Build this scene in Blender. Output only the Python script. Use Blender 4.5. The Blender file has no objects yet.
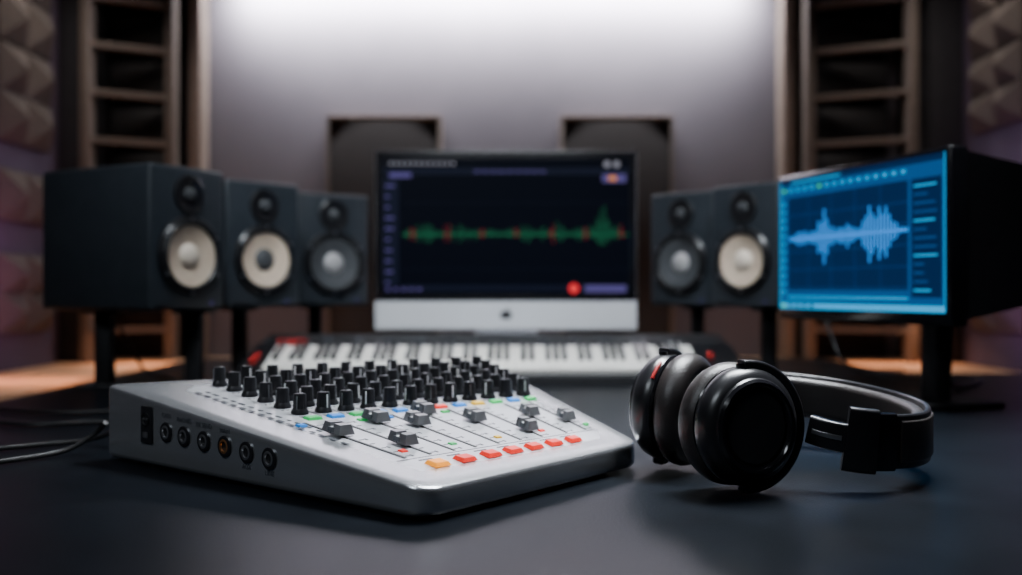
import bpy, bmesh, math, random
from mathutils import Vector, Matrix
random.seed(4)
D2R = math.radians
scene = bpy.context.scene
COL = scene.collection

# ------------------------------------------------------------------ materials
def mat(name, col, rough=0.5, metal=0.0, emit=None, es=0.0, noise=None, nscale=20.0, bump=0.0, bscale=200.0, coat=0.0, spec=None):
    m = bpy.data.materials.new(name); m.use_nodes = True
    nt = m.node_tree; b = nt.nodes['Principled BSDF']
    b.inputs['Base Color'].default_value = (*col, 1)
    b.inputs['Roughness'].default_value = rough
    b.inputs['Metallic'].default_value = metal
    if spec is not None: b.inputs['Specular IOR Level'].default_value = spec
    if coat: b.inputs['Coat Weight'].default_value = coat
    if emit:
        b.inputs['Emission Color'].default_value = (*emit, 1)
        b.inputs['Emission Strength'].default_value = es
    tc = nt.nodes.new('ShaderNodeTexCoord')
    if noise:
        n = nt.nodes.new('ShaderNodeTexNoise'); n.inputs['Scale'].default_value = nscale
        n.inputs['Detail'].default_value = 5
        r = nt.nodes.new('ShaderNodeValToRGB')
        r.color_ramp.elements[0].color = (*col, 1); r.color_ramp.elements[1].color = (*noise, 1)
        r.color_ramp.elements[0].position = 0.35; r.color_ramp.elements[1].position = 0.7
        nt.links.new(tc.outputs['Object'], n.inputs['Vector'])
        nt.links.new(n.outputs['Fac'], r.inputs['Fac']); nt.links.new(r.outputs['Color'], b.inputs['Base Color'])
    if bump:
        n2 = nt.nodes.new('ShaderNodeTexNoise'); n2.inputs['Scale'].default_value = bscale
        n2.inputs['Detail'].default_value = 4
        bp = nt.nodes.new('ShaderNodeBump'); bp.inputs['Strength'].default_value = bump
        bp.inputs['Distance'].default_value = 0.002
        nt.links.new(tc.outputs['Object'], n2.inputs['Vector'])
        nt.links.new(n2.outputs['Fac'], bp.inputs['Height']); nt.links.new(bp.outputs['Normal'], b.inputs['Normal'])
    return m

def wood(name, c1, c2, rough=0.5, scale=(1, 1, 12)):
    m = mat(name, c1, rough)
    nt = m.node_tree; b = nt.nodes['Principled BSDF']
    tc = nt.nodes.new('ShaderNodeTexCoord'); mp = nt.nodes.new('ShaderNodeMapping')
    mp.inputs['Scale'].default_value = scale
    n = nt.nodes.new('ShaderNodeTexNoise'); n.inputs['Scale'].default_value = 3; n.inputs['Detail'].default_value = 6
    r = nt.nodes.new('ShaderNodeValToRGB')
    r.color_ramp.elements[0].color = (*c1, 1); r.color_ramp.elements[1].color = (*c2, 1)
    nt.links.new(tc.outputs['Object'], mp.inputs['Vector']); nt.links.new(mp.outputs['Vector'], n.inputs['Vector'])
    nt.links.new(n.outputs['Fac'], r.inputs['Fac']); nt.links.new(r.outputs['Color'], b.inputs['Base Color'])
    return m

M_WALL = mat('wall_plaster_grey', (.095, .087, .107), .85, noise=(.112, .103, .125), nscale=2.5, bump=.1, bscale=80)
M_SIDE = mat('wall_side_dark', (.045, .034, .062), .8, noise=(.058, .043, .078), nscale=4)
M_CEIL = mat('ceiling_dark', (.04, .04, .047), .9, noise=(.05, .05, .057))
M_FLOOR = wood('floor_wood', (.10, .055, .03), (.16, .09, .05), .45, (6, .6, 1))
M_OAK = wood('oak_wood', (.17, .135, .115), (.24, .19, .16), .55)
M_RACK = wood('rack_wood', (.105, .085, .074), (.150, .122, .104), .55)
M_LEDGE = wood('ledge_wood', (.45, .27, .15), (.58, .36, .22), .5, (1, 1, 6))
M_DARKP = mat('dark_backing', (.007, .007, .010), .85, noise=(.011, .011, .015))
M_FOAM = mat('acoustic_foam', (.050, .042, .037), .95, noise=(.070, .057, .048), nscale=60, bump=.4, bscale=300)
M_PANEL = mat('fabric_panel', (.026, .023, .024), .95, noise=(.036, .032, .033), nscale=90, bump=.4, bscale=600)
M_DESK = mat('desk_top_black', (.0030, .0042, .0062), .30, noise=(.0048, .0066, .0095), nscale=14, bump=.20, bscale=260, spec=.12)
M_BLK = mat('black_plastic', (.010, .010, .012), .28, noise=(.013, .013, .015), nscale=50)
M_BLKM = mat('black_matte', (.009, .009, .011), .6, noise=(.013, .013, .015), nscale=40)
M_GLOSS = mat('black_gloss', (.006, .006, .008), .14, noise=(.008, .008, .010))
M_CAB = mat('speaker_cabinet', (.021, .027, .034), .42, noise=(.026, .033, .041), nscale=30, bump=.15, bscale=500)
M_RUB = mat('rubber', (.008, .008, .009), .45, noise=(.011, .011, .012))
M_CREAM = mat('cone_cream', (.62, .49, .37), .6, noise=(.70, .57, .44), nscale=40)
M_CREAM2 = mat('cap_cream', (.78, .68, .55), .55, noise=(.83, .72, .6), nscale=40)
M_GREYC = mat('cone_grey', (.050, .054, .060), .5, noise=(.066, .070, .076), nscale=40)
M_CAPG = mat('cap_grey', (.36, .35, .35), .5, noise=(.40, .39, .39))
M_ALU = mat('aluminium', (.78, .79, .82), .40, .2, noise=(.81, .82, .85), nscale=8)
M_BODY = mat('mixer_body_silver', (.54, .555, .585), .25, .85, noise=(.59, .605, .63), nscale=12, bump=.06, bscale=900)
M_PLATE = mat('mixer_faceplate', (.52, .53, .56), .30, .62, noise=(.58, .59, .62), nscale=20)
M_KNOB = mat('knob_black', (.013, .013, .015), .28, noise=(.020, .020, .023))
M_WHITE = mat('white_mark', (.8, .8, .8), .5, noise=(.75, .75, .75))
M_INK = mat('printed_ink', (.035, .04, .05), .6, noise=(.05, .055, .065))
M_CAPF = mat('fader_cap_grey', (.17, .175, .185), .28, .5, noise=(.22, .225, .235))
M_RED = mat('button_red', (.60, .015, .01), .4, emit=(1, .04, .01), es=.25, noise=(.55, .015, .01))
M_REDK = mat('edge_glow_red', (.45, .012, .012), .4, noise=(.38, .012, .012))  # red put in as colour for the glow on the rear cup
M_REDM = mat('red_felt', (.35, .012, .012), .6, noise=(.42, .015, .012))
M_ORG = mat('button_orange', (.80, .25, .01), .4, emit=(1, .35, .01), es=.55, noise=(.75, .23, .01))
M_GRN = mat('button_green', (.015, .35, .08), .4, emit=(.03, .8, .15), es=.15, noise=(.015, .3, .08))
M_CYN = mat('button_teal', (.01, .15, .50), .4, emit=(.03, .3, .8), es=.15, noise=(.01, .14, .45))
M_YEL = mat('button_yellow', (.65, .38, .02), .4, noise=(.6, .36, .02))
M_KEYW = mat('key_ivory', (.82, .79, .74), .3, noise=(.84, .81, .76))
M_COPPER = mat('jack_copper', (.75, .35, .15), .3, .9, noise=(.7, .33, .14))
M_CHROME = mat('jack_chrome', (.35, .35, .37), .3, .9, noise=(.4, .4, .42))
M_CLOTH = mat('ear_cloth', (.015, .015, .017), .95, noise=(.022, .022, .024), nscale=200)
M_LEATH = mat('ear_leather', (.020, .017, .017), .36, noise=(.026, .022, .021), bump=.3, bscale=400)
def em(name, col, s):
    return mat(name, (0.0, 0.0, 0.0), .4, emit=col, es=s, spec=.1)
E_SCR = mat('screen_dark', (.001, .0015, .003), .25, emit=(.007, .010, .024), es=.16, spec=.2)
E_SCR2 = em('screen_navy', (.014, .020, .05), .4)
E_GRN = em('wave_green', (.02, .28, .13), .48)
E_REDW = em('wave_red', (.6, .05, .07), .38)
E_RED = em('record_red', (1, .04, .05), 1.0)
E_PUR = em('ui_purple', (.16, .13, .42), .55)
E_TXT = em('ui_text', (.5, .5, .6), .5)
E_ORG = em('ui_orange', (1, .35, .08), .7)
E_BLU0 = em('ui_blue_dark', (.001, .024, .10), .75)
E_BLU1 = em('ui_blue_mid', (.002, .10, .34), .8)
E_BLU2 = em('ui_cyan', (.01, .42, .85), 1.2)
E_BLU3 = em('wave_lightblue', (.030, .30, .95), 1.35)
E_GR2 = em('ui_green', (.05, .8, .3), 1.0)

# ------------------------------------------------------------------ builder
def arb(axis, up=Vector((0, 0, 1))):
    z = Vector(axis).normalized(); u = Vector(up)
    if abs(z.dot(u)) > .99: u = Vector((0, 1, 0))
    x = u.cross(z).normalized(); y = z.cross(x)
    return Matrix(((x.x, y.x, z.x), (x.y, y.y, z.y), (x.z, y.z, z.z))).to_4x4()
def frame(center, axis, sx=1, sy=1):
    return Matrix.Translation(Vector(center)) @ arb(axis) @ Matrix.Diagonal((sx, sy, 1, 1))

class B:
    def __init__(s): s.v = []; s.f = []; s.m = []; s.mats = []
    def mi(s, m):
        if m not in s.mats: s.mats.append(m)
        return s.mats.index(m)
    def add(s, vs, fs, m, M=None):
        o = len(s.v); k = s.mi(m)
        for v in vs:
            v = Vector(v); s.v.append(M @ v if M else v)
        for f in fs: s.f.append([i + o for i in f]); s.m.append(k)
    def box(s, x0, x1, y0, y1, z0, z1, m, bev=0.0, seg=2, M=None):
        bm = bmesh.new(); bmesh.ops.create_cube(bm, size=1)
        for v in bm.verts:
            v.co = Vector(((x0 + x1) / 2 + v.co.x * (x1 - x0), (y0 + y1) / 2 + v.co.y * (y1 - y0), (z0 + z1) / 2 + v.co.z * (z1 - z0)))
        if bev > 0: bmesh.ops.bevel(bm, geom=bm.edges[:], offset=bev, segments=seg, affect='EDGES', profile=.5)
        bm.verts.index_update()
        s.add([v.co.copy() for v in bm.verts], [[v.index for v in f.verts] for f in bm.faces], m, M); bm.free()
    def hexa(s, pts, m):   # 4 bottom, 4 top
        s.add(pts, [(3, 2, 1, 0), (4, 5, 6, 7), (0, 1, 5, 4), (1, 2, 6, 5), (2, 3, 7, 6), (3, 0, 4, 7)], m)
    def lathe(s, prof, m, M=None, seg=40):
        vs = []; fs = []; rings = []
        for r, h in prof:
            if r < 1e-6: rings.append([len(vs)]); vs.append((0, 0, h))
            else:
                st = len(vs); rings.append(list(range(st, st + seg)))
                for i in range(seg):
                    a = 2 * math.pi * i / seg; vs.append((r * math.cos(a), r * math.sin(a), h))
        for a, b in zip(rings, rings[1:]):
            for i in range(seg):
                j = (i + 1) % seg
                if len(a) == 1 and len(b) == 1: break
                if len(a) == 1: fs.append((a[0], b[i], b[j]))
                elif len(b) == 1: fs.append((a[i], a[j], b[0]))
                else: fs.append((a[i], a[j], b[j], b[i]))
        s.add(vs, fs, m, M)
    def sweep(s, pts, section, m, M=None, up=Vector((0, 0, 1))):
        pts = [Vector(p) for p in pts]; n = len(pts); k = len(section); vs = []; fs = []
        for i, p in enumerate(pts):
            t = (pts[min(i + 1, n - 1)] - pts[max(i - 1, 0)]).normalized()
            nn = t.cross(up)
            nn = nn.normalized() if nn.length > 1e-4 else Vector((1, 0, 0))
            uu = nn.cross(t).normalized()
            for a, b in section: vs.append(p + nn * a + uu * b)
        for i in range(n - 1):
            for j in range(k):
                q = (j + 1) % k
                fs.append((i * k + j, i * k + q, (i + 1) * k + q, (i + 1) * k + j))
        fs.append(tuple(range(k))[::-1]); fs.append(tuple((n - 1) * k + j for j in range(k)))
        s.add(vs, fs, m, M)
    def build(s, name, parent=None, world=False, ang=35, recalc=True):
        vs = s.v
        if parent is not None and world:
            inv = Matrix.LocRotScale(parent.location, parent.rotation_euler, None).inverted()
            vs = [inv @ v for v in vs]
        me = bpy.data.meshes.new(name); me.from_pydata([tuple(v) for v in vs], [], s.f)
        for m in s.mats: me.materials.append(m)
        me.polygons.foreach_set('material_index', s.m)
        if recalc:
            bm = bmesh.new(); bm.from_mesh(me); bmesh.ops.recalc_face_normals(bm, faces=bm.faces[:]); bm.to_mesh(me); bm.free()
        me.polygons.foreach_set('use_smooth', [True] * len(me.polygons))
        me.set_sharp_from_angle(angle=D2R(ang))
        o = bpy.data.objects.new(name, me); COL.objects.link(o)
        if parent is not None: o.parent = parent
        return o

def empty(name, loc, rz=0.0):
    e = bpy.data.objects.new(name, None); e.location = loc; e.rotation_euler = (0, 0, rz)
    e.empty_display_size = .1; COL.objects.link(e); return e
def rrect(a, b, r, n=4):
    out = []
    for cx, cy, st in ((a - r, b - r, 0), (-a + r, b - r, 90), (-a + r, -b + r, 180), (a - r, -b + r, 270)):
        for i in range(n + 1):
            t = D2R(st + 90 * i / n); out.append((cx + r * math.cos(t), cy + r * math.sin(t)))
    return out
def circ(r, n=10): return [(r * math.cos(2 * math.pi * i / n), r * math.sin(2 * math.pi * i / n)) for i in range(n)]
def spline(P, n=8):
    P = [Vector(p) for p in P]; out = []
    for i in range(len(P) - 1):
        p0 = P[max(i - 1, 0)]; p1 = P[i]; p2 = P[i + 1]; p3 = P[min(i + 2, len(P) - 1)]
        for k in range(n):
            t = k / n
            out.append(.5 * ((2 * p1) + (p2 - p0) * t + (2 * p0 - 5 * p1 + 4 * p2 - p3) * t * t + (3 * p1 - p0 - 3 * p2 + p3) * t ** 3))
    out.append(P[-1]); return out

DZ = 0.75   # desk top height

# ------------------------------------------------------------------ room
def simple(name, x0, x1, y0, y1, z0, z1, m, bev=0):
    b = B(); b.box(x0, x1, y0, y1, z0, z1, m, bev); return b.build(name)
simple('floor', -2.2, 2.2, -2.1, 5.1, -.1, 0, M_FLOOR)
simple('ceiling', -2.2, 2.2, -2.1, 5.1, 2.7, 2.8, M_CEIL)
simple('wall_back', -2.2, 2.2, 5.0, 5.1, 0, 2.7, M_WALL)
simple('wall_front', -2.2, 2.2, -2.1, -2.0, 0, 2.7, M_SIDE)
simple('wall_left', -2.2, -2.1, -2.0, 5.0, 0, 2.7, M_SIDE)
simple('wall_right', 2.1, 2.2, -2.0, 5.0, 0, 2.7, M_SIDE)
simple('trim_1', -1.575, -1.520, 4.86, 4.998, .662, 2.698, M_OAK, .004)
simple('trim_2', 1.335, 1.39, 4.86, 4.998, .662, 2.698, M_OAK, .004)
simple('trim_3', -1.515, 1.330, 4.80, 4.83, 2.55, 2.698, M_OAK, .004)   # cove fascia

# wooden ledges around the back of the room
def ledge(name, x0, x1, y0, y1, fx0, fx1, fy0):
    b = B(); b.box(x0, x1, y0, y1, .60, .66, M_LEDGE, .006)
    b.box(fx0, fx1, fy0, y1, 0, .60, M_LEDGE); b.build(name)
ledge('wooden_ledge', -2.095, 2.095, 4.36, 4.995, -2.095, 2.095, 4.39)
ledge('wooden_ledge.001', -2.095, -1.62, 2.4, 4.355, -2.095, -1.65, 2.4)
ledge('wooden_ledge.002', 1.72, 2.095, 3.1, 4.355, 1.75, 2.095, 3.1)

# slatted diffuser racks on either side
def rack(name, xa, xb, y0, y1):
    b = B()
    b.box(xa, xb, 4.93, 4.995, .662, 2.69, M_DARKP)
    for x, y in ((xa, y1), (xb, y0)):
        b.box(x - .022, x + .022, y - .04, y + .04, .662, 2.69, M_RACK, .004)
    for i in range(9):
        z = .80 + i * .222
        dy = .035
        b.hexa([Vector((xa, y1 - dy, z)), Vector((xb, y0 - dy, z)), Vector((xb, y0 + dy, z)), Vector((xa, y1 + dy, z)),
                Vector((xa, y1 - dy, z + .024)), Vector((xb, y0 - dy, z + .024)), Vector((xb, y0 + dy, z + .024)), Vector((xa, y1 + dy, z + .024))], M_RACK)
        b.box(min(xa, xb) + .01, max(xa, xb) - .01, 4.86, 4.92, z + .045, z + .20, M_BLKM, .004)
    return b.build(name)
rack('slatted_diffuser_rack', -1.64, -1.97, 4.62, 4.80)
rack('slatted_diffuser_rack.001', 1.86, 1.44, 4.80, 4.62)
simple('acoustic_column', -2.095, -1.995, 4.6, 4.99, .662, 2.69, M_DARKP, .004)
simple('acoustic_column.001', 1.94, 2.095, 4.6, 4.99, .662, 2.69, M_DARKP, .004)

# pyramid foam panels
def foam(name, x, sgn, y0, y1, z0, z1, nu, nv, dep=.06):
    b = B(); b.box(min(x, x + sgn * .02), max(x, x + sgn * .02), y0, y1, z0, z1, M_FOAM)
    xs = x + sgn * .02
    for i in range(nu):
        for j in range(nv):
            a0 = y0 + (y1 - y0) * i / nu; a1 = y0 + (y1 - y0) * (i + 1) / nu
            c0 = z0 + (z1 - z0) * j / nv; c1 = z0 + (z1 - z0) * (j + 1) / nv
            ap = (xs + sgn * dep, (a0 + a1) / 2, (c0 + c1) / 2)
            b.add([(xs, a0, c0), (xs, a1, c0), (xs, a1, c1), (xs, a0, c1), ap], [(0, 1, 4), (1, 2, 4), (2, 3, 4), (3, 0, 4)], M_FOAM)
    return b.build(name, ang=5)
k = 0
for (z0, z1) in ((.82, 1.15), (1.29, 1.50), (1.62, 2.02), (2.03, 2.45)):
    for y0, y1 in ((4.03, 4.48), (3.40, 3.87)):
        foam('pyramid_foam_panel' + ('' if k == 0 else '.%03d' % k), -2.098, 1, y0, y1, z0, z1, 2, 2 if z1 - z0 > .3 else 1, .07); k += 1
for (z0, z1) in ((.82, 1.05), (1.70, 2.02), (2.03, 2.38)):
    for y0, y1 in ((4.03, 4.48), (3.40, 3.88)):
        foam('pyramid_foam_panel.%03d' % k, 2.098, -1, y0, y1, z0, z1, 2, 2 if z1 - z0 > .3 else 1, .07); k += 1

# framed fabric panels on back wall
def fab(name, x0, x1):
    b = B(); z0, z1 = .70, 1.86
    b.box(x0 + .01, x1 - .01, 4.90, 4.998, z0 + .01, z1 - .02, M_PANEL, .006)
    b.box(x0, x1, 4.885, 4.998, z1 - .022, z1, M_OAK, .004)
    b.box(x0, x0 + .016, 4.885, 4.998, z0, z1 - .022, M_RACK, .004)  # darker wood colour on side rails so only the top rail looks lit
    b.box(x1 - .016, x1, 4.885, 4.998, z0, z1 - .022, M_RACK, .004)
    b.build(name)
fab('acoustic_fabric_panel', -.91, -.345); fab('acoustic_fabric_panel.001', .245, .80)

# ------------------------------------------------------------------ desk
b = B()
out = [(-1.15, .35), (1.62, .35), (1.62, 2.98), (1.18, 2.98), (1.12, 3.62), (-1.15, 3.62)]
n = len(out)
b.add([(x, y, .705) for x, y in out] + [(x, y, DZ) for x, y in out],
      [tuple(range(n))[::-1], tuple(range(n, 2 * n))] + [(i, (i + 1) % n, n + (i + 1) % n, n + i) for i in range(n)], M_DESK)
for x, y in ((-1.05, .5), (1.5, .5), (1.5, 2.85), (-1.05, 3.5), (1.0, 3.5)):
    b.box(x - .035, x + .035, y - .035, y + .035, 0, .706, M_BLKM, .004)
o = b.build('studio_desk')
bv = o.modifiers.new('edge', 'BEVEL'); bv.width = .004; bv.segments = 2; bv.limit_method = 'ANGLE'

# ------------------------------------------------------------------ mixer
pD = Vector((-.092, 1.055)); pA = Vector((-.602, 1.468)); pC = Vector((.180, 1.385)); pB = Vector((-.03, 1.83))
def Q(s, t): return pD * (1 - s) * (1 - t) + pA * s * (1 - t) + pC * t * (1 - s) + pB * s * t
def H(s): return .037 + .074 * s
mx = empty('audio_mixer', (-.15, 1.45, DZ))
def W(s, t, h): q = Q(s, t); return Vector((q.x, q.y, DZ + h))
def outline2(n=9):
    pts = []
    C = [(.042, .072, 0, 0, 180), (.028, .045, 1, 0, 270), (.028, .045, 1, 1, 0), (.042, .072, 0, 1, 90)]
    for rs, rt, hs, ht, a0 in C:
        cs = 1 - rs if hs else rs; ct = 1 - rt if ht else rt
        for i in range(n + 1):
            a = D2R(a0 + 90 * i / n); pts.append((cs + rs * math.cos(a), ct + rt * math.sin(a)))
    return pts
ol = outline2(); N = len(ol)
b = B(); vs = []; fs = []
def ring(k, hf):
    for s, t in ol:
        s2 = .5 + (s - .5) * k; t2 = .5 + (t - .5) * k
        vs.append(W(s2, t2, hf(s2)))
layers = [(.965, lambda s: .005), (.988, lambda s: .006), (.997, lambda s: .009), (1.0, lambda s: .013), (1.0, lambda s: H(s) - .006),
          (.9985, lambda s: H(s) - .003), (.995, lambda s: H(s) - .001), (.989, lambda s: H(s)), ] + [(kk, lambda s: H(s)) for kk in (.9, .75, .6, .45, .3, .15, .05)]
for kk, hf in layers: ring(kk, hf)
for L in range(len(layers) - 1):
    for i in range(N):
        j = (i + 1) % N; fs.append((L * N + i, L * N + j, (L + 1) * N + j, (L + 1) * N + i))
fs.append(tuple(range(N))[::-1]); fs.append(tuple((len(layers) - 1) * N + i for i in range(N)))
b.add(vs, fs, M_BODY)
for s, t in ((.1, .1), (.1, .88), (.9, .1), (.9, .9)):
    q = W(s, t, 0); b.lathe([(0, .0003), (.012, .0003), (.012, .008), (0, .008)], M_RUB, Matrix.Translation(q), 20)
b.build('body', mx, True)

def sbox(b, s0, s1, t0, t1, h0, h1, m, tp=0.0):
    ds = (s1 - s0) * tp; dt = (t1 - t0) * tp
    lo = [W(s, t, H(s) + h0) for s, t in ((s0, t0), (s1, t0), (s1, t1), (s0, t1))]
    hi = [W(s, t, H(s) + h1) for s, t in ((s0 + ds, t0 + dt), (s1 - ds, t0 + dt), (s1 - ds, t1 - dt), (s0 + ds, t1 - dt))]
    b.hexa(lo + hi, m)
b = B(); vs = []; fs = []; G = 12
for i in range(G + 1):
    for j in range(G + 1):
        s = .060 + (.955 - .060) * i / G; t = .09 + (.945 - .09) * j / G
        e = (i in (0, G) or j in (0, G))
        vs.append(W(s, t, H(s) + (-.001 if e else .0014)))
for i in range(G):
    for j in range(G): fs.append((i * (G + 1) + j, (i + 1) * (G + 1) + j, (i + 1) * (G + 1) + j + 1, i * (G + 1) + j + 1))
b.add(vs, fs, M_PLATE); b.build('faceplate', mx, True)
h0 = .0012
b = B()
NC = 12; TC = [.21 + .0635 * i for i in range(NC)]
SR = [.570 + .068 * i for i in range(6)]
for t in TC[:-1]:
    sbox(b, .53, .93, t + .030, t + .032, h0, h0 + .0006, M_INK)
for sr in SR:
    for t in TC:
        for kx in range(4):
            w = .004 + random.random() * .006
            sbox(b, sr - .034 + .002 * (kx % 2), sr - .029, t - .022 + kx * .012, t - .022 + kx * .012 + w, h0, h0 + .0006, M_INK)
FT = [.16, .245, .33, .41, .50, .59, .68, .79, .88]
FS = [.37, .25, .44, .38, .47, .36, .23, .35, .27]
for i, t in enumerate(FT):
    sbox(b, .165, .485, t - .0045, t + .0045, h0, .0010 + h0, M_BLKM)
    for kx in range(9):
        s = .175 + kx * .035
        sbox(b, s, s + .0025, t + .012, t + .026, h0, h0 + .0006, M_INK)
        if kx % 2 == 0: sbox(b, s - .004, s + .006, t + .030, t + .036, h0, h0 + .0006, M_INK)
for kx in range(16):
    s = .30 + kx * .035
    sbox(b, s, s + .020 * random.uniform(.5, 1), .118, .127, h0, h0 + .0006, M_INK)
    if kx > 2: sbox(b, s + .004, s + .02 * random.uniform(.6, 1.2), .142, .149, h0, h0 + .0006, M_INK)
sbox(b, .155, .157, .12, .93, h0, h0 + .0006, M_INK)
b.build('printed_markings', mx, True)
b = B()
bc = [M_ORG, M_RED, M_RED, M_RED, M_RED, M_RED, M_RED]
for i, t in enumerate([.20, .30, .40, .49, .58, .67, .76]):
    sbox(b, .088, .122, t - .030, t + .026, h0, .0055, bc[i], .12)
    sbox(b, .138, .143, t - .025, t + .02, h0, h0 + .0006, M_INK)
cc = [M_GRN, M_CYN, M_GRN, M_CYN, M_CYN, M_GRN, M_RED, M_CYN, M_YEL, M_GRN, M_CYN, M_GRN]
for i, t in enumerate(TC):
    sbox(b, .500, .524, t - .026, t + .014, h0, .0050, cc[i], .1)
    sbox(b, .530, .536, t - .024, t + .012, h0, .0025, M_INK, .1)
for i, t in enumerate(FT):
    if i % 3 != 1: sbox(b, .455, .472, t - .036, t - .012, h0, .0038, cc[(i * 5 + 1) % 12], .1)
    if i % 2 == 0: sbox(b, .20, .215, t + .028, t + .05, h0, .0035, (M_RED, M_YEL, M_GRN)[i % 3], .1)
b.build('coloured_buttons', mx, True)
# knobs
b = B()
for si, sr in enumerate(SR):
    for ti, t in enumerate(TC):
        c = W(sr, t, H(sr) + h0 - .0005); M = Matrix.Translation(c) @ Matrix.Rotation(random.uniform(-1.2, 1.2), 4, 'Z')
        sc = 1.0 if si < 5 else .95
        b.lathe([(0, 0), (.0122 * sc, 0), (.0122 * sc, .0035), (.0104 * sc, .0065), (.0100 * sc, .008)], M_KNOB, M, 24)
        vs = []; fs = []; ns = 28
        for (h, rr) in ((.007, .0098), (.0260, .0090)):
            for q in range(ns):
                a = 2 * math.pi * q / ns; r = rr * sc * (1.0 if q % 2 else .93)
                vs.append((r * math.cos(a), r * math.sin(a), h))
        for q in range(ns):
            a = 2 * math.pi * q / ns; vs.append((.0080 * sc * math.cos(a), .0080 * sc * math.sin(a), .0280))
        for L in range(2):
            for q in range(ns): fs.append((L * ns + q, L * ns + (q + 1) % ns, (L + 1) * ns + (q + 1) % ns, (L + 1) * ns + q))
        fs.append(tuple(2 * ns + q for q in range(ns)))
        b.add(vs, fs, M_KNOB, M)
        b.box(-.0008, .0008, .002, .0078, .0276, .0286, M_WHITE, M=M)
        b.box(-.0008, .0008, -.0105, -.0088, .007, .0250, M_WHITE if ti % 2 else M_CAPF, M=M)
b.build('knobs', mx, True)
b = B()
for t, s in zip(FT, FS):
    sbox(b, s - .004, s + .004, t - .004, t + .004, h0, .008, M_BLKM)
    sbox(b, s - .029, s - .002, t - .023, t + .023, .005, .0175, M_CAPF, .15)
    sbox(b, s + .002, s + .029, t - .023, t + .023, .005, .0175, M_CAPF, .15)
    sbox(b, s - .010, s + .010, t - .022, t + .022, .005, .0125, M_INK)
    sbox(b, s - .0015, s + .0015, t - .0205, t + .0205, .010, .0135, M_WHITE)
b.build('fader_caps', mx, True)
# jacks on the side face
u = (pA - pD).normalized(); nrm = Vector((u.y, -u.x, 0))
if nrm.y > 0: nrm = -nrm
b = B()
def SP(s, h): q = Q(s, 0); return Vector((q.x, q.y, DZ + h))
for i, (s, h) in enumerate([(.745, .055), (.68, .053), (.61, .051), (.54, .049), (.47, .046), (.40, .043)]):
    M = frame(SP(s, h), nrm); col = M_COPPER if i == 3 else M_CHROME
    b.lathe([(.0137, -.003), (.0137, .0022), (.0116, .0034), (.0096, .0034)], M_BLK, M, 28)
    b.lathe([(.0096, .0030), (.0084, .0036), (.0066, .0036), (.0058, .001)], col, M, 28)
    b.lathe([(.0062, .0015), (0, .0012)], M_RUB, M, 28)
M = frame(SP(.818, .061), nrm)
b.box(-.0145, .0145, -.026, .026, -.003, .003, M_BLK, .002, M=M)
b.lathe([(.0095, .003), (.0095, .0045), (.0075, .0045), (.007, .0032), (0, .0032)], M_RUB, M @ Matrix.Translation((0, .008, 0)), 24)
for k in (-.004, .004): b.lathe([(.0016, .003), (.0016, .0052), (0, .0052)], M_CHROME, M @ Matrix.Translation((k, .008, 0)), 10)
b.box(-.006, .006, -.018, -.010, .003, .0045, M_CHROME, .001, M=M)
b.build('side_jacks', mx, True)
def text(st, loc, rotm, size, m, parent, name):
    c = bpy.data.curves.new(name, 'FONT'); c.body = st; c.size = size; c.align_x = 'CENTER'; c.extrude = .0001
    c.materials.append(m); o = bpy.data.objects.new(name, c); COL.objects.link(o)
    inv = Matrix.LocRotScale(parent.location, parent.rotation_euler, None).inverted()
    o.parent = parent; o.matrix_local = inv @ (Matrix.Translation(loc) @ rotm)
for i, (s, h, st) in enumerate([(.745, .075, 'GAIN'), (.68, .072, 'PHONES'), (.61, .069, 'FX SEND'), (.54, .066, 'MAIN'), (.47, .025, 'AUX'), (.40, .022, 'LINE')]):
    text(st, SP(s, h) + nrm * .0009, arb(nrm), .009, M_INK, mx, 'label_%d' % (i + 1))

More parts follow.
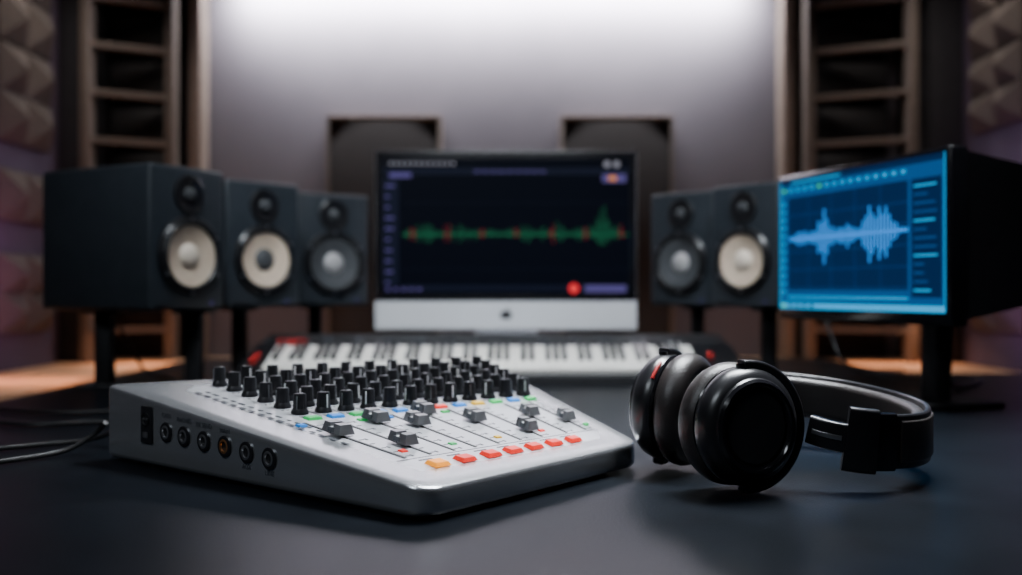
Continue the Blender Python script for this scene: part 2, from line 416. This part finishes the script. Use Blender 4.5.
# ------------------------------------------------------------------ headphones
hp = empty('over_ear_headphones', (.36, 1.38, DZ))
def cup(c, ax, nm, red=False):
    M = frame((c[0], c[1], DZ + c[2]), ax, .93, 1.0)
    b = B()
    b.lathe([(0, .025), (.030, .0254), (.0435, .0245), (.0455, .0215), (.047, .0215)], M_BLKM, M, 64)
    b.lathe([(.047, .0215), (.0485, .0275), (.051, .0300), (.055, .0300), (.0585, .0265)], M_GLOSS, M, 64)
    b.lathe([(.0585, .0265), (.0600, .0235), (.065, .021), (.0705, .014), (.0735, .004), (.0735, -.004), (.071, -.009)], M_BLK, M, 64)
    b.lathe([(.071, -.009), (.0725, -.0105), (.070, -.013), (0, -.013)], M_GLOSS, M, 64)
    b.build(nm + '_shell', hp, True)
    b = B()
    pr = []
    for i in range(17):
        a = D2R(100 - 340 * i / 16)
        pr.append((.0600 + .0175 * math.cos(a), -.032 + .0205 * math.sin(a)))
    b.lathe(pr, M_LEATH, M, 64)
    b.lathe([(.050, -.016), (0, -.018)], M_CLOTH, M, 40)
    b.build(nm + '_cushion', hp, True)
    b = B(); sec = rrect(.0055, .009, .004, 3)
    pts = []
    for i in range(31):
        a = D2R(95 - 190 * i / 30) if not red else D2R(85 + 190 * i / 30)
        rr = .0795
        pts.append(M @ Vector((rr * math.cos(a), rr * math.sin(a) * (.955), .004)))
    axv = Vector(ax).normalized()
    b.sweep(pts, sec, M_BLK, up=axv)
    for a in (95, -95):
        if red: a = 180 - a
        p = M @ Vector((.076 * math.cos(D2R(a)), .0735 * math.sin(D2R(a)), .004))
        b.lathe([(0, -.004), (.007, -.004), (.007, .004), (0, .004)], M_GLOSS, frame(p, p - (M @ Vector((0, 0, .004)))), 16)
    b.build(nm + '_yoke', hp, True)
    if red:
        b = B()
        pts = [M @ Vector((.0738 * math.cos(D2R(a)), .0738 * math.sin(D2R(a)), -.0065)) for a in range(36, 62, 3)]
        b.sweep(pts, circ(.0024, 8), M_REDK, up=axv); b.build(nm + '_edge_glow', hp, True)  # red arc added for the reddish glow along the cup edge
    return M
Mf = cup((.288, 1.222, .083), (.34, -.94, .03), 'front_cup')
Mr = cup((.216, 1.385, .088), (-.80, .60, .06), 'rear_cup', True)
path = [(.374, 1.252, .076), (.405, 1.232, .068), (.455, 1.230, .062), (.525, 1.270, .060), (.564, 1.355, .063), (.562, 1.46, .068), (.515, 1.56, .076),
        (.435, 1.605, .083), (.345, 1.57, .087), (.262, 1.470, .088)]
path = [(x, y, DZ + z) for x, y, z in path]
sp = spline(path, 10)
b = B()
b.sweep(sp[14:-6], rrect(.0038, .034, .0035, 4), M_BLK)
b.build('headband', hp, True)
b = B()
def off(pts, d):
    o = []
    for i, p in enumerate(pts):
        t = (pts[min(i + 1, len(pts) - 1)] - pts[max(i - 1, 0)]).normalized(); o.append(p + t.cross(Vector((0, 0, 1))).normalized() * d)
    return o
inner = sp[26:72]; mid = Vector((.42, 1.41, DZ + .07))
d = .012 if (off(inner, .012)[20] - mid).length < (inner[20] - mid).length else -.012
b.sweep(off(inner, d), rrect(.0095, .029, .009, 5), M_LEATH)
b.sweep(off(sp[24:74], -d * .35), rrect(.0025, .026, .0022, 4), M_LEATH)
b.build('headband_padding', hp, True)
b = B()
def blk(i0, i1, th, hh, m, dd=0): b.sweep(off(sp[i0:i1], dd) if dd else sp[i0:i1], rrect(th, hh, min(th, hh) * .5, 4), m)
blk(12, 20, .0095, .040, M_BLK); blk(1, 13, .0070, .018, M_BLK); blk(19, 24, .0062, .036, M_GLOSS)
blk(3, 12, .0015, .003, M_CHROME, -d * .62)  # thin chrome strip added as the glint on the slider arm
blk(76, 86, .0085, .036, M_BLK); blk(84, 91, .0065, .014, M_GLOSS)
b.build('hinges', hp, True)

# ------------------------------------------------------------------ speakers
def speaker(name, corner, az, w, h, dep, style, legs, bz=.95, right=False):
    a = D2R(az); r = Vector((math.cos(a), math.sin(a)))
    c = Vector(corner) + (r * w / 2 if not right else -r * w / 2)
    e = empty(name, (c.x, c.y, bz), a)
    b = B(); b.box(-w / 2, w / 2, 0, dep, 0, h, M_CAB, .010, 3); b.build('cabinet', e)
    R = Matrix.Rotation(D2R(90), 4, 'X')
    Mw = Matrix.Translation((0, 0, h * .38)) @ R; k = w / .24
    cone, cap = {'cream': (M_CREAM, M_CREAM2), 'dark': (M_CREAM, M_GREYC), 'grey': (M_GREYC, M_CAPG)}[style]
    b = B()
    b.lathe([(.098 * k, -.002), (.098 * k, .010), (.094 * k, .014), (.088 * k, .013)], M_BLK, Mw, 48)
    b.lathe([(.088 * k, .013), (.085 * k, .018), (.080 * k, .018), (.076 * k, .012)], M_RUB, Mw, 48)
    b.lathe([(.076 * k, .012), (.055 * k, .007), (.031 * k, .002)], cone, Mw, 48)
    b.lathe([(.032 * k, .002), (.028 * k, .007), (.018 * k, .012), (0, .014)], cap, Mw, 40)
    for i in range(6):
        t = D2R(30 + 60 * i)
        b.lathe([(.004, .012), (.004, .0155), (0, .0155)], M_CHROME, Mw @ Matrix.Translation((.0925 * k * math.cos(t), .0925 * k * math.sin(t), 0)), 8)
    b.build('woofer', e)
    Mt = Matrix.Translation((0, 0, h * .81)) @ R
    b = B()
    b.lathe([(.048 * k, -.001), (.048 * k, .005), (.044 * k, .007), (.028 * k, .002), (.018 * k, .002)], M_BLK, Mt, 40)
    b.lathe([(.017 * k, .002), (.016 * k, .008), (.010 * k, .012), (0, .0135)], M_GREYC, Mt, 30)
    b.build('tweeter', e)
    b = B()
    b.box(w * .30, w * .33, -.002, .002, h * .04, h * .055, E_PUR)
    b.box(-w * .4, -w * .2, -.0015, .002, h * .035, h * .05, M_BLK)
    b.box(-w * .3, w * .3, dep - .002, dep + .004, h * .1, h * .6, M_BLKM)
    b.build('badge_and_back_plate', e)
    cc = Vector((sum(l[0] for l in legs) / len(legs), sum(l[1] for l in legs) / len(legs)))
    st = empty(name.replace('studio_monitor_speaker', 'speaker_stand'), (cc.x, cc.y, DZ), 0)
    b = B()
    for (x, y) in legs:
        b.box(x - .02, x + .02, y - .02, y + .02, DZ + .004, bz - .006, M_BLKM, .003)
        b.box(x - .06, x + .06, y - .06, y + .06, DZ, DZ + .010, M_BLKM, .003)
        b.box(x - .045, x + .045, y - .045, y + .045, bz - .010, bz, M_BLKM, .003)
    b.build('frame', st, True)
speaker('studio_monitor_speaker', (-.858, 2.36), 61, .24, .355, .40, 'cream', [(-1.05, 2.57), (-.82, 2.575)])
speaker('studio_monitor_speaker.001', (-.79, 2.76), 48, .245, .360, .36, 'dark', [(-.80, 2.93)])
speaker('studio_monitor_speaker.002', (-.666, 3.08), 34, .25, .355, .34, 'grey', [(-.65, 3.30)])
speaker('studio_monitor_speaker.003', (.616, 3.02), -45, .24, .355, .33, 'grey', [(.60, 3.2)], right=True)
speaker('studio_monitor_speaker.004', (.745, 2.77), -50, .235, .355, .33, 'cream', [(.76, 2.93)], right=True)

# ------------------------------------------------------------------ desktop computer
im = empty('desktop_computer', (-.016, 3.15, DZ))
w, zb, zt = .832, .123, .690
b = B()
b.box(-w / 2, w / 2, 0, .022, zb, zt, M_ALU, .006, 3)
b.lathe([(0, .05), (.12, .045), (.30, .0), (.30, -.004)], M_ALU, Matrix.Translation((0, .022, (zb + zt) / 2)) @ Matrix.Rotation(D2R(-90), 4, 'X') @ Matrix.Diagonal((1, .8, 1, 1)), 40)
b.build('housing', im)
b = B(); b.box(-w / 2 + .002, w / 2 - .002, -.003, .002, zb + .093, zt - .002, M_GLOSS, .001)
b.box(-w / 2 - .001, w / 2 + .001, -.001, .024, zt - .004, zt + .002, M_BLK, .001)
b.build('bezel', im)
x0, x1, z0, z1 = -w / 2 + .026, w / 2 - .026, zb + .112, zt - .024
def rect(b, x0, x1, z0, z1, m, y): b.add([(x0, y, z0), (x1, y, z0), (x1, y, z1), (x0, y, z1)], [(0, 1, 2, 3)], m)
b = B()
rect(b, x0, x1, z0, z1, E_SCR, -.0035)
rect(b, x0, x0 + .05, z0 + .03, z1 - .06, E_SCR2, -.0040)
rect(b, x0, x1, z1 - .05, z1 - .03, E_SCR2, -.0040)
for i in range(10):
    rect(b, x0 + .008, x0 + .008 + random.uniform(.01, .03), z1 - .09 - i * .034, z1 - .083 - i * .034, E_PUR, -.0044)
for i in range(12):
    a = x0 + .02 + i * .018; rect(b, a, a + .010, z1 - .020, z1 - .011, E_TXT, -.0044)
rect(b, x0 + .02, x0 + .09, z1 - .060, z1 - .045, E_PUR, -.0048)
for i in range(9): rect(b, -.10 + i * .026, -.083 + i * .026, z1 - .044, z1 - .038, E_PUR, -.0048)
for a in (x1 - .07, x1 - .04): b.lathe([(0, 0), (.010, 0)], E_TXT, Matrix.Translation((a, -.0048, z1 - .018)) @ Matrix.Rotation(D2R(90), 4, 'X'), 20)
rect(b, x1 - .085, x1 - .01, z1 - .075, z1 - .05, E_PUR, -.0048)
rect(b, x1 - .065, x1 - .04, z1 - .070, z1 - .055, E_ORG, -.0050)
zc = (z0 + z1) / 2 - .025
for i in range(120):
    f = i / 120; x = x0 + .07 + (x1 - x0 - .085) * f
    a = .003 + (.020 * abs(math.sin(f * 21) * math.sin(f * 6 + .6)) + .006) * random.uniform(.1, 1.5)
    if f > .84: a += (.075 * math.exp(-((f - .90) / .022) ** 2) + .016) * random.uniform(.2, 1)
    dn = random.uniform(.3, 1.0)
    rect(b, x, x + .0022, zc - a * dn, zc + a, E_REDW if (i % 19 in (3, 4, 5)) else E_GRN, -.0050)
rect(b, x0 + .06, x1, zc - .0018, zc + .0018, E_GRN, -.0047)
for k in (-.11, .10): rect(b, x0 + .06, x1, zc + k - .0008, zc + k + .0008, E_SCR2, -.0047)
rect(b, x0 + .06, x1, z0 + .012, z0 + .03, E_SCR2, -.004)
for i in range(5): rect(b, x0 + .01 + i * .025, x0 + .022 + i * .025, z0 + .012, z0 + .022, E_PUR, -.0048)
b.lathe([(0, 0), (.016, 0)], E_RED, Matrix.Translation((x1 - .175, -.0048, z0 + .020)) @ Matrix.Rotation(D2R(90), 4, 'X'), 24)
rect(b, x1 - .14, x1 - .01, z0 + .008, z0 + .030, E_PUR, -.0046)
b.build('screen', im, recalc=False)
b = B()
Me = Matrix.Translation((0, -.0005, zb + .048)) @ Matrix.Rotation(D2R(90), 4, 'X')
for dx in (-.006, .006): b.lathe([(0, .001), (.013, .001), (.013, -.001)], M_BLK, Me @ Matrix.Translation((dx, 0, 0)), 24)
b.lathe([(0, .001), (.005, .001)], M_BLK, Me @ Matrix.Translation((.004, .018, 0)) @ Matrix.Diagonal((.6, 1.2, 1, 1)), 16)
b.build('emblem', im)
b = B()
b.hexa([Vector((-.12, .05, .008)), Vector((.12, .05, .008)), Vector((.12, .062, .008)), Vector((-.12, .062, .008)),
        Vector((-.085, .02, .16)), Vector((.085, .02, .16)), Vector((.085, .05, .20)), Vector((-.085, .05, .20))], M_ALU)
b.box(-.12, .12, -.10, .12, 0, .010, M_ALU, .003)
b.build('stand', im)

# ------------------------------------------------------------------ keyboard
kb = empty('piano_keyboard', (-.05, 2.80, DZ))
b = B()
xl, xr = -.67, .67
prof = [(-.18, 0), (-.18, .022), (-.172, .028), (-.158, .028), (.02, .078), (.03, .092), (.175, .118), (.19, .112), (.19, 0)]
vs = [(xl, y, z) for y, z in prof] + [(xr, y, z) for y, z in prof]; n = len(prof)
b.add(vs, [tuple(range(n)), tuple(range(n, 2 * n))[::-1]] + [(i, i + 1, n + i + 1, n + i) for i in range(n - 1)] + [(n - 1, 0, n, 2 * n - 1)], M_BLKM)
for xa, xb in ((xl, -.612), (.555, xr)):
    b.hexa([Vector((xa, -.175, .02)), Vector((xb, -.175, .02)), Vector((xb, .03, .07)), Vector((xa, .03, .07)),
            Vector((xa, -.172, .046)), Vector((xb, -.172, .046)), Vector((xb, .03, .098)), Vector((xa, .03, .098))], M_BLK)
b.build('case', kb)
Mk = Matrix.Translation((0, -.165, .030)) @ Matrix.Rotation(math.atan2(.05, .178), 4, 'X')
b = B(); nk = 52; kw = 1.167 / nk
for i in range(nk):
    x = -.612 + i * kw
    b.box(x + .0006, x + kw - .0006, -.004, .186, -.004, .014, M_KEYW, .0015, 1, M=Mk)
b.build('white_keys', kb)
b = B()
for i in range(nk - 1):
    if (i % 7) not in (1, 4):
        x = -.612 + (i + 1) * kw
        b.box(x - .0068, x + .0068, .060, .186, .012, .028, M_BLK, .002, 1, M=Mk)
b.build('black_keys', kb)
b = B()
b.box(-.612, -.53, .187, .196, .010, .030, M_REDM, .001, M=Mk)
b.box(-.650, -.632, .02, .09, .016, .026, M_REDM, .002, M=Mk)
b.box(.585, .60, .06, .10, .016, .026, M_REDM, .002, M=Mk)
for i in range(12):
    x = -.5 + i * .09
    if abs(x) > .1: b.box(x, x + .03, .08, .10, .098, .1095, M_INK, .002)
b.box(.50, .53, .03, .045, .09, .101, M_WHITE)
b.build('controls', kb)

# ------------------------------------------------------------------ second monitor
c0 = Vector((.867, 1.96)); c1 = Vector((.686, 2.55)); wv = (c0 - c1).length; mc = (c0 + c1) / 2
ang = math.atan2(c0.y - c1.y, c0.x - c1.x)
mo = empty('computer_monitor', (mc.x, mc.y, DZ), ang)
zb, zt = .178, .537
b = B()
b.box(-wv / 2, wv / 2, 0, .045, zb, zt, M_GLOSS, .006, 3)
def loft(b, x0, x1, z0, z1, y0, X0, X1, Z0, Z1, y1, m):
    b.hexa([Vector((x0, y0, z0)), Vector((x1, y0, z0)), Vector((x1, y0, z1)), Vector((x0, y0, z1)),
            Vector((X0, y1, Z0)), Vector((X1, y1, Z0)), Vector((X1, y1, Z1)), Vector((X0, y1, Z1))], m)
loft(b, -wv / 2 + .012, wv / 2 - .008, zb + .012, zt - .008, .044, -wv / 2 + .05, wv / 2 - .02, zb + .045, zt - .035, .24, M_BLK)
for i in range(5): b.box(-wv / 2 + .08, wv / 2 - .06, .238, .243, zb + .10 + i * .03, zb + .112 + i * .03, M_BLK)
b.build('housing', mo)
b = B()
x0, x1, z0, z1 = -wv / 2 + .012, wv / 2 - .012, zb + .026, zt - .012
rect(b, x0, x1, z0, z1, E_BLU1, -.0010)
rect(b, x0, x1, z1 - .014, z1, E_BLU0, -.0015)
rect(b, x0, x1, z1 - .036, z1 - .016, E_BLU1, -.0015)
for i in range(16):
    a = x0 + .012 + i * .030; rect(b, a, a + .014, z1 - .030, z1 - .022, E_GR2 if i in (0, 5) else E_BLU2, -.0020)
rect(b, x0 + .05, x0 + .25, z1 - .010, z1 - .006, E_BLU2, -.0020)
rect(b, x0 + .035, x1 - .11, z0 + .045, z1 - .045, E_BLU0, -.0015)
rect(b, x1 - .10, x1 - .01, z0 + .03, z1 - .045, E_BLU0, -.0015)
for i in range(13):
    rect(b, x1 - .092, x1 - .092 + random.uniform(.03, .07), z1 - .062 - i * .018, z1 - .058 - i * .018, E_BLU1 if i % 4 else E_BLU2, -.0020)
for i in range(12):
    rect(b, x0 + .006, x0 + .026, z1 - .062 - i * .020, z1 - .057 - i * .020, E_BLU2, -.0020)
rect(b, x0, x1, z0, z0 + .014, E_BLU2, -.0020)
rect(b, x0 + .035, x1 - .11, z0 + .026, z0 + .030, E_BLU2, -.0020)
rect(b, x0, x0 + .004, z0, z1, E_BLU2, -.0022); rect(b, x1 - .003, x1, z0, z1, E_BLU2, -.0022)
for i in range(6):
    a = x0 + .035 + (x1 - .145 - x0) * i / 5; rect(b, a, a + .0012, z0 + .045, z1 - .045, E_BLU1, -.0018)
for i in range(5):
    a = z0 + .05 + i * .045; rect(b, x0 + .035, x1 - .11, a, a + .0012, E_BLU1, -.0018)
for i in range(5): rect(b, x0 + .01 + i * .03, x0 + .024 + i * .03, z0 + .003, z0 + .011, E_GR2 if i == 0 else E_BLU0, -.0025)
zc = (z0 + z1) / 2 + .012
xs0, xs1 = x0 + .04, x1 - .115
nb = 40
for i in range(nb):
    f = i / (nb - 1); x = xs0 + (xs1 - xs0) * f
    env = .30 * math.exp(-((f - .12) / .06) ** 2) + .85 * math.exp(-((f - .33) / .085) ** 2) + .50 * math.exp(-((f - .53) / .06) ** 2) + .95 * math.exp(-((f - .78) / .13) ** 4)
    a = .005 + .060 * env * ((.55, 1.0, .7, 1.15, .85)[i % 5]) * random.uniform(.85, 1.1)
    rect(b, x, x + .0056, zc - a * random.uniform(.85, 1.0), zc + a * random.uniform(.85, 1), E_BLU3, -.0022)
rect(b, xs0, xs1, zc - .002, zc + .002, E_BLU3, -.0020)
b.build('screen', mo, recalc=False)
b = B()
b.box(.10, .15, .10, .14, .008, zb + .06, M_BLKM, .004)
b.box(-.02, .22, .02, .22, 0, .012, M_BLKM, .004)
b.build('stand', mo)

# ------------------------------------------------------------------ cables
def cable(name, pts, r=.004, parent=None):
    b = B(); b.sweep(spline([(x, y, DZ + z) for x, y, z in pts], 10), circ(r, 10), M_RUB); return b.build(name, parent, parent is not None)
cable('audio_cable', [(-.612, 1.50, .05), (-.635, 1.51, .03), (-.67, 1.49, .009), (-.72, 1.42, .006), (-.78, 1.36, .006), (-.9, 1.30, .006), (-1.05, 1.20, .006)])
cable('audio_cable.001', [(-.59, 1.555, .05), (-.62, 1.575, .03), (-.68, 1.60, .009), (-.74, 1.57, .006), (-.83, 1.50, .006), (-.95, 1.47, .006), (-1.08, 1.4, .006)])
cable('audio_cable.002', [(-.54, 1.62, .05), (-.58, 1.67, .02), (-.67, 1.80, .007), (-.76, 1.84, .006), (-.86, 1.80, .006), (-.98, 1.84, .006), (-1.10, 1.80, .006)])
cable('audio_cable.003', [(-.47, 1.68, .05), (-.52, 1.75, .02), (-.60, 1.92, .007), (-.72, 2.02, .006), (-.9, 1.98, .006), (-1.10, 2.06, .006)], .0035)
cable('cable', [(1.00, 2.26, .24), (1.03, 2.33, .10), (1.06, 2.40, .03), (1.12, 2.48, .007), (1.22, 2.6, .006), (1.3, 2.75, .006)], .005, mo)
cable('power_cable', [(.93, 2.96, .19), (.94, 2.90, .10), (.96, 2.86, .04), (1.02, 2.82, .008), (1.08, 2.78, .007), (1.2, 2.80, .007)], .005)
cable('power_cable.001', [(-1.10, 2.72, .19), (-1.07, 2.79, .10), (-1.03, 2.80, .02), (-.95, 2.76, .007), (-.92, 2.70, .006)], .004)

# ------------------------------------------------------------------ lights
def area(name, loc, target, sx, sy, power, col, spread=180):
    l = bpy.data.lights.new(name, 'AREA'); l.shape = 'RECTANGLE'; l.size = sx; l.size_y = sy; l.energy = power; l.color = col
    l.spread = D2R(spread)
    o = bpy.data.objects.new(name, l); o.location = loc
    o.rotation_euler = (Vector(target) - Vector(loc)).to_track_quat('-Z', 'Y').to_euler(); COL.objects.link(o); return o
area('cove_strip_light', (-.095, 4.90, 2.54), (-.095, 4.99, 2.15), 2.75, .05, 28, (1, .98, 1))
area('cove_downlight', (-.095, 4.87, 2.53), (-.095, 5.0, 2.43), 2.5, .05, 125, (1, .98, 1), 120)
area('added_overhead_light', (.45, 1.85, 2.66), (.22, 1.50, .75), 1.2, .7, 44, (.90, .95, 1), 60)  # soft key light added over the desk, no fixture in view
area('added_overhead_light.001', (-1.1, .2, 2.66), (-.4, 1.6, .75), .9, .9, 10, (.84, .92, 1), 90)  # dim fill added out of frame on the camera side
area('added_overhead_light.002', (-1.70, 4.1, 2.66), (-1.95, 4.15, 1.6), .3, .5, 5, (1, .88, .80), 120)  # added above the left foam to bring out its pyramids
area('added_overhead_light.003', (1.70, 4.1, 2.66), (1.95, 4.15, 1.6), .3, .5, 5, (1, .88, .80), 120)  # same added light for the right foam
area('added_overhead_light.004', (0, 1.75, 2.66), (0, 3.0, 1.0), 1.6, .4, 17, (.86, .93, 1), 55)  # added to brighten the computer, keyboard and speaker fronts
area('warm_led_strip', (-1.80, 3.7, .93), (-1.82, 3.7, .6), .06, 1.2, 4.5, (1, .44, .23), 130)
area('warm_led_strip.001', (1.45, 4.55, .85), (1.45, 4.50, .6), 1.1, .06, 3.2, (1, .48, .26), 130)
area('warm_led_strip.002', (-1.4, 4.55, .85), (-1.4, 4.50, .6), 1.0, .06, 3.2, (1, .48, .26), 130)
area('purple_led_strip', (1.80, 3.7, .70), (2.1, 3.8, .80), .06, 1.2, 4.5, (.75, .32, 1), 110)
area('purple_led_strip.001', (-1.80, 3.7, .70), (-2.1, 3.8, .80), .06, 1.2, 4.0, (.95, .35, .75), 110)

wd = bpy.data.worlds.new('world'); scene.world = wd; wd.use_nodes = True
wd.node_tree.nodes['Background'].inputs[0].default_value = (.3, .35, .45, 1)
wd.node_tree.nodes['Background'].inputs[1].default_value = .2

# ------------------------------------------------------------------ camera
cam = bpy.data.cameras.new('camera'); cam.lens = 35; cam.sensor_width = 36
co = bpy.data.objects.new('camera', cam); COL.objects.link(co)
co.location = (0, 0, 1.0); co.rotation_euler = (D2R(90.14), 0, 0)
cam.dof.use_dof = True; cam.dof.focus_distance = 1.25; cam.dof.aperture_fstop = 2.0
cam.clip_start = .02
scene.camera = co
